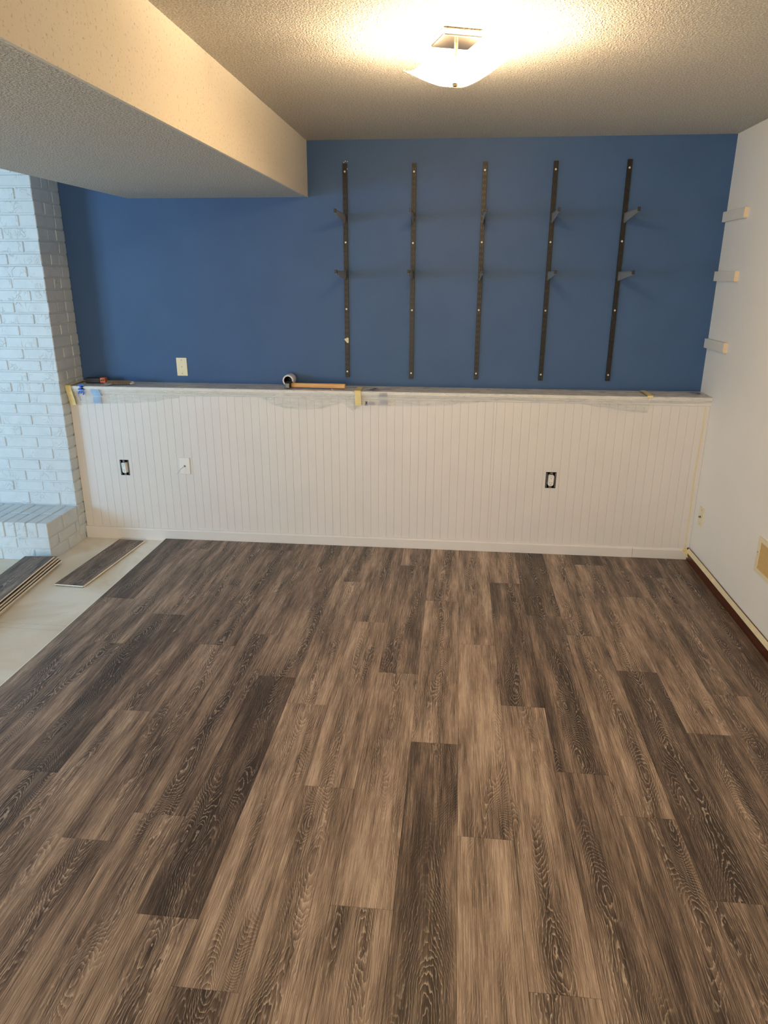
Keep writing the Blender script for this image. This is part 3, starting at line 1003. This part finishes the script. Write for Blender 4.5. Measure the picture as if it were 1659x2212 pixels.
def film(name, xa, xb_, tab, mat, lift, nx):
    vs, fs = [], []
    prof_n = 22
    for i in range(nx + 1):
        x = xa + (xb_ - xa)*i/nx
        zb = hang(x, tab)
        nz = lambda a, s=1.0: noise.noise(Vector((x*6*s, a*14*s, lift*90)))
        for k in range(prof_n + 1):
            s = k/prof_n
            if s < 0.45:
                q = s/0.45
                y = -0.004 - (WL - 0.001)*q
                z = ZL + 0.0012 + lift + 0.0028*max(0, nz(q*3) + 0.2)*math.sin(math.pi*q)
            elif s < 0.6:
                q = (s - 0.45)/0.15
                y = -WL - 0.0025 - lift - 0.0015*abs(nz(4 + q))
                z = ZL + 0.0008 - 0.022*q
            else:
                q = (s - 0.6)/0.4
                ztop = ZL - 0.0212
                z = ztop + (zb - ztop)*q
                y = -WL - 0.003 - lift + 0.012*q - 0.006*nz(8 + q*1.5, 1.3)*min(1, q*2)
                y = min(y, -WW - 0.006)
            vs.append((x, y, z))
    for i in range(nx):
        for k in range(prof_n):
            a = i*(prof_n+1) + k
            fs.append((a, a+1, a+prof_n+2, a+prof_n+1))
    return obj(name, (vs, fs), mat, None, smooth=True)
fm = film('masking_film', X0 + 0.003, -0.353, HANG, MT['film'], 0.0, 300)
tag(fm, 'long clear plastic film draped over the white ledge, printed in blue', 'plastic film')
fm2 = film('masking_film', -0.352, -0.003, [(-.352, .968), (-.25, .965), (-.1, .972), (0, .978)], MT['film_thick'], 0.002, 40)
tag(fm2, 'short folded plastic film over the ledge end at the right wall', 'plastic film')

# print on the film
YP = -WL - 0.0075
text_mesh('film_print', '3M', 0.052, MT['blue_ink'], fm, basis((-3.806, YP - 0.001, 0.984), (0.10, 0, 1), (-1, 0, 0.1)), bold=0.002)
bm = bmesh.new()
for k in range(7):
    xk, zk = -3.838 + 0.0027*k, 0.970 - 0.0085*k
    box(bm, xk, xk + 0.004, YP - 0.0006, YP, zk - 0.004, zk)
    box(bm, xk + 0.005, xk + 0.007, YP - 0.0006, YP, zk - 0.005, zk - 0.003)
obj('film_print', bm, MT['navy_ink'], fm)
bm = bmesh.new()
for k in range(6):
    z0 = 0.985 - k*0.0072
    box(bm, -3.752 + k*0.0035, -3.694 + k*0.0025, YP - 0.0006, YP, z0 - 0.0058, z0)
obj('film_print', bm, MT['pale_ink'], fm)
bm = bmesh.new()
for k in range(9):
    z0 = 0.936 - k*0.0044
    box(bm, -3.738 + (k % 3)*0.001, -3.688, YP - 0.0006, YP, z0 - 0.0030, z0)
box(bm, -3.738, -3.732, YP - 0.0005, YP, 0.897, 0.936)
obj('film_print', bm, MT['pale_ink'], fm)
bm = bmesh.new()
for k in range(7):
    box(bm, -1.993 + k*0.0055, -1.9905 + k*0.0055, YP - 0.0006, YP, 0.924 + 0.002*(k % 2), 0.940)
for k in range(3):
    box(bm, -1.995, -1.957, YP - 0.0007, YP - 0.0001, 0.9245 + k*0.006, 0.9268 + k*0.006)
obj('film_print', bm, MT['grey_ink'], fm)
bm = bmesh.new()
for k in range(16):
    wv = 0.0009 if k % 3 else 0.0018
    box(bm, -1.926 + k*0.003, -1.926 + k*0.003 + wv, YP - 0.0006, YP, 0.927, 0.952)
for k in range(4):
    box(bm, -1.930, -1.882, YP - 0.0006, YP, 0.976 + k*0.006, 0.979 + k*0.006)
obj('film_print', bm, MT['grey_ink'], fm)
text_mesh('film_print', '3M', 0.020, MT['navy_ink'], fm, basis((-2.008, YP, 0.932), (0, 0, 1), (-1, 0, 0)), bold=0.0006)
def flat(x0, x1, y0, y1):
    return (x0, x1, y0, y1, ZL + 0.0046, ZL + 0.0052)
bm = bmesh.new()
for k, (xa, xb_, yy) in enumerate(((-1.998, -1.962, -0.19), (-1.995, -1.955, -0.165), (-1.985, -1.958, -0.14), (-1.975, -1.950, -0.12), (-1.952, -1.944, -0.185), (-1.942, -1.934, -0.175), (-2.012, -2.006, -0.19))):
    box(bm, *flat(xa, xb_, yy - 0.009, yy + 0.004))
obj('film_print', bm, MT['navy_ink'], fm)
bm = bmesh.new()
box(bm, *flat(-1.93, -1.868, -0.165, -0.152)); box(bm, *flat(-1.918, -1.862, -0.128, -0.118))
obj('film_print', bm, MT['grey_ink'], fm)
bm = bmesh.new()
for xa, xb_, yy in ((-0.085, -0.060, -0.085), (-0.066, -0.052, -0.10), (-0.048, -0.034, -0.09), (-0.055, -0.036, -0.112)):
    box(bm, xa, xb_, yy - 0.012, yy + 0.006, ZL + 0.0068, ZL + 0.0074)
obj('film_print', bm, MT['navy_ink'], fm2)

# ------------------------------------------------------------------ masking tape pieces
def strip(name, pts, halfw, mat, label, cat='tape', th=0.0006, wdir=None, group=None):
    """ribbon along pts; wdir gives the width direction at each point"""
    vs, fs = [], []
    for p, wv in zip(pts, wdir):
        p, wv = Vector(p), Vector(wv).normalized()
        vs += [tuple(p - wv*halfw), tuple(p + wv*halfw)]
    n = len(pts)
    for i in range(n - 1):
        fs.append((2*i, 2*i+1, 2*i+3, 2*i+2))
    o = obj(name, (vs, fs), mat)
    md = o.modifiers.new('thickness', 'SOLIDIFY'); md.thickness = th; md.offset = 0
    return tag(o, label, cat, group)
yq = -WL - 0.010
strip('masking_tape', [(-3.893, -0.150, ZL + 0.0052), (-3.893, yq + 0.004, ZL + 0.0045), (-3.893, yq, ZL - 0.004), (-3.886, yq - 0.002, 0.965), (-3.878, yq - 0.001, 0.925), (-3.874, yq + 0.003, 0.884)], 0.0185, MT['tape'],
      'cream masking tape strip hanging off the ledge beside the chimney', wdir=[(1, 0, 0), (1, 0, 0), (1, 0, 0), (1, 0, 0.1), (1, 0, 0.1), (1, 0, 0)])
strip('masking_tape', [(-2.063, -0.085, ZL + 0.0055), (-2.062, yq + 0.006, ZL + 0.005), (-2.060, yq, ZL - 0.003), (-2.059, yq - 0.001, 0.975), (-2.057, yq, 0.920)], 0.0185, MT['tape'],
      'cream masking tape strip folded over the ledge right of the hammer', wdir=[(1, 0, 0)]*5)
strip('masking_tape', [(-0.350, -0.030, ZL + 0.0075), (-0.349, -0.12, ZL + 0.0078), (-0.352, yq + 0.004, ZL + 0.0070), (-0.353, yq - 0.001, ZL - 0.003)], 0.016, MT['tape'],
      'cream masking tape strip on top of the ledge near the right wall', wdir=[(1, 0, 0)]*4)
strip('masking_tape', [(-3.895, -0.012, ZL + 0.0055), (-3.897, -0.075, ZL + 0.0058), (-3.894, -0.14, ZL + 0.0052)], 0.0145, MT['tape2'],
      'tan masking tape on the ledge top tucked against the chimney bricks', wdir=[(1, 0, 0.05)]*3)
pts = [(-0.028 + 0.003*math.sin(z*9) , -WW - 0.0012, z) for z in [0.068 + 0.9*k/24 for k in range(25)]]
strip('masking_tape', pts, 0.0042, MT['tape2'], 'thin vertical masking tape strip along the right edge of the wainscot', wdir=[(1, 0, 0)]*25)
pts, wdr = [], []
yy = -0.235
while yy > -4.2:
    wob = 0.5 + 0.5*math.sin(yy*5.3 + 0.7)*math.sin(yy*2.1)
    pts.append((-0.0150 - 0.003*wob, yy, 0.0655 + 0.005*wob))
    wdr.append((0.35 + 0.5*wob, 0, 1.0))
    yy -= 0.05
strip('masking_tape', pts, 0.0125, MT['tape2'], 'long wavy masking tape along the top of the dark brown baseboard', wdir=wdr)
strip('masking_tape', [(-0.034, -WW - 0.016, 0.0685), (-0.022, -WW - 0.0175, 0.055), (-0.016, -WW - 0.021, 0.030), (-0.0155, -WW - 0.034, 0.020)], 0.014, MT['tape'],
      'short masking tape tab in the floor corner at the baseboard ends', wdir=[(1, -0.1, 0.7), (1, -0.2, 0.5), (0.6, -1, 0.3), (0.2, -1, 0.2)])

# ------------------------------------------------------------------ things on the ledge
ZT_ = ZL + 0.0052
hm = empty('hammer', (-2.49, -0.165, ZT_), (0, 0, math.radians(-1.5)))
tag(hm, 'short wooden handled hammer with a dark steel head on the ledge', 'hammer')
bm = bmesh.new()
rings = []
for x, ry, rz in ((0.008, .0095, .0125), (0.03, .0105, .0135), (0.12, .0105, .0132), (0.22, .0118, .0140), (0.30, .0125, .0148), (0.340, .0125, .0148), (0.345, .0115, .0138)):
    rings.append([bm.verts.new((x, ry*math.copysign(abs(math.cos(t))**0.7, math.cos(t)), 0.0165 + rz*math.copysign(abs(math.sin(t))**0.7, math.sin(t)))) for t in [2*math.pi*k/18 for k in range(18)]])
for a, b_ in zip(rings, rings[1:]):
    for k in range(18):
        bm.faces.new((a[k], b_[k], b_[(k+1) % 18], a[(k+1) % 18])).smooth = True
bm.faces.new(rings[0]); bm.faces.new(list(reversed(rings[-1])))
obj('handle', bm, MT['hammer_wood'], hm)
bm = bmesh.new()
box(bm, -0.026, 0.009, -0.018, 0.022, 0.0, 0.036, 0.005, 2)
box(bm, -0.0245, 0.0075, -0.036, -0.018, 0.001, 0.034, 0.005, 2)
box(bm, -0.022, 0.005, 0.022, 0.052, 0.003, 0.032, 0.005, 2)
obj('head', bm, MT['black_case'], hm)
bm = bmesh.new(); box(bm, -0.023, 0.006, -0.0405, -0.0358, 0.0015, 0.0325, 0.004, 2)
obj('striking_face', bm, MT['steel'], hm)

tr_ = empty('tape_roll', (-2.516, -0.108, ZT_))
tag(tr_, 'small white roll with a black hollow centre standing behind the hammer head', 'roll')
bm = bmesh.new(); lathe(bm, [(0.0335, 0.0), (0.0345, 0.002), (0.0345, 0.083), (0.0335, 0.085), (0.0255, 0.085), (0.0255, 0.0), (0.0335, 0.0)], (0, 0.0, 0.0345), 'y', 32)
obj('roll', bm, MT['white_plastic'], tr_)
bm = bmesh.new(); lathe(bm, [(0.0254, 0.001), (0.0254, 0.084), (0.0, 0.084)], (0, 0.0, 0.0345), 'y', 32)
obj('core', bm, MT['black_case'], tr_)

pts = [(-2.222, -0.222, ZT_ + 0.004), (-2.214, -0.226, ZT_ + 0.0004), (-2.203, -0.224, ZT_ - 0.0002), (-2.192, -0.216, ZT_ + 0.0004)]
strip('wood_shaving', pts, 0.005, MT['tape2'], 'pale curled shaving lying under the hammer handle', 'shaving', wdir=[(0.3, 1, 0.6), (0, 1, 0.1), (0, 1, 0), (0, 1, 0)])

bx = empty('tool_case', (-3.80, -0.105, ZT_), (0, 0, math.radians(8)))
tag(bx, 'black case with an orange end on the ledge beside the chimney', 'case')
obj('body', B(-0.034, 0.058, -0.022, 0.022, 0, 0.031, 0.003), MT['black_case'], bx)
e_ = obj('orange_end', B(0.0585, 0.0915, -0.0235, 0.0205, 0.001, 0.0325, 0.002), MT['orange'], bx)
text_mesh('lettering', 'AGI', 0.0155, MT['black_case'], e_, basis((0.075, -0.0238, 0.017), (1, 0, 0.18), (-0.18, 0, 1)), bold=0.0008)

kn = empty('serrated_blade', (-3.59, -0.170, ZT_), (0, 0, math.radians(5)))
tag(kn, 'short brown serrated blade with a white tip lying on the ledge', 'blade')
vsn = 22
top = [(-0.075 + 0.15*k/vsn, 0.016) for k in range(vsn + 1)]
bot = []
for k in range(vsn, -1, -1):
    xk = -0.075 + 0.15*k/vsn
    bot.append((xk, -0.014 if k % 2 else -0.020))
obj('toothed_blade', prism([(x, y) for x, y in bot[::-1]] + top[::-1], 0.004, 0.0055, lambda u, v, d: (u, v*0.6 + 0.25*d, d + 0.010 + 0.55*v)), MT['brass'], kn)
obj('spine', B(-0.072, 0.072, -0.006, 0.010, 0.0, 0.0065, 0.001), MT['black_case'], kn)
obj('white_tip', prism([(-0.096, 0.004), (-0.066, -0.056), (-0.050, -0.034), (-0.036, -0.020), (-0.050, 0.008)], 0.001, 0.0035, lambda u, v, d: (u, v, d + 0.006 + 0.10*v)), MT['bright_metal'], kn)
bm = bmesh.new()
tube(bm, [(0.072, 0.0, 0.006), (0.082, -0.012, 0.007), (0.093, -0.006, 0.010), (0.094, 0.010, 0.013), (0.084, 0.018, 0.014), (0.078, 0.008, 0.014)], 0.0042)
obj('curled_grip', bm, MT['pinkish'], kn)
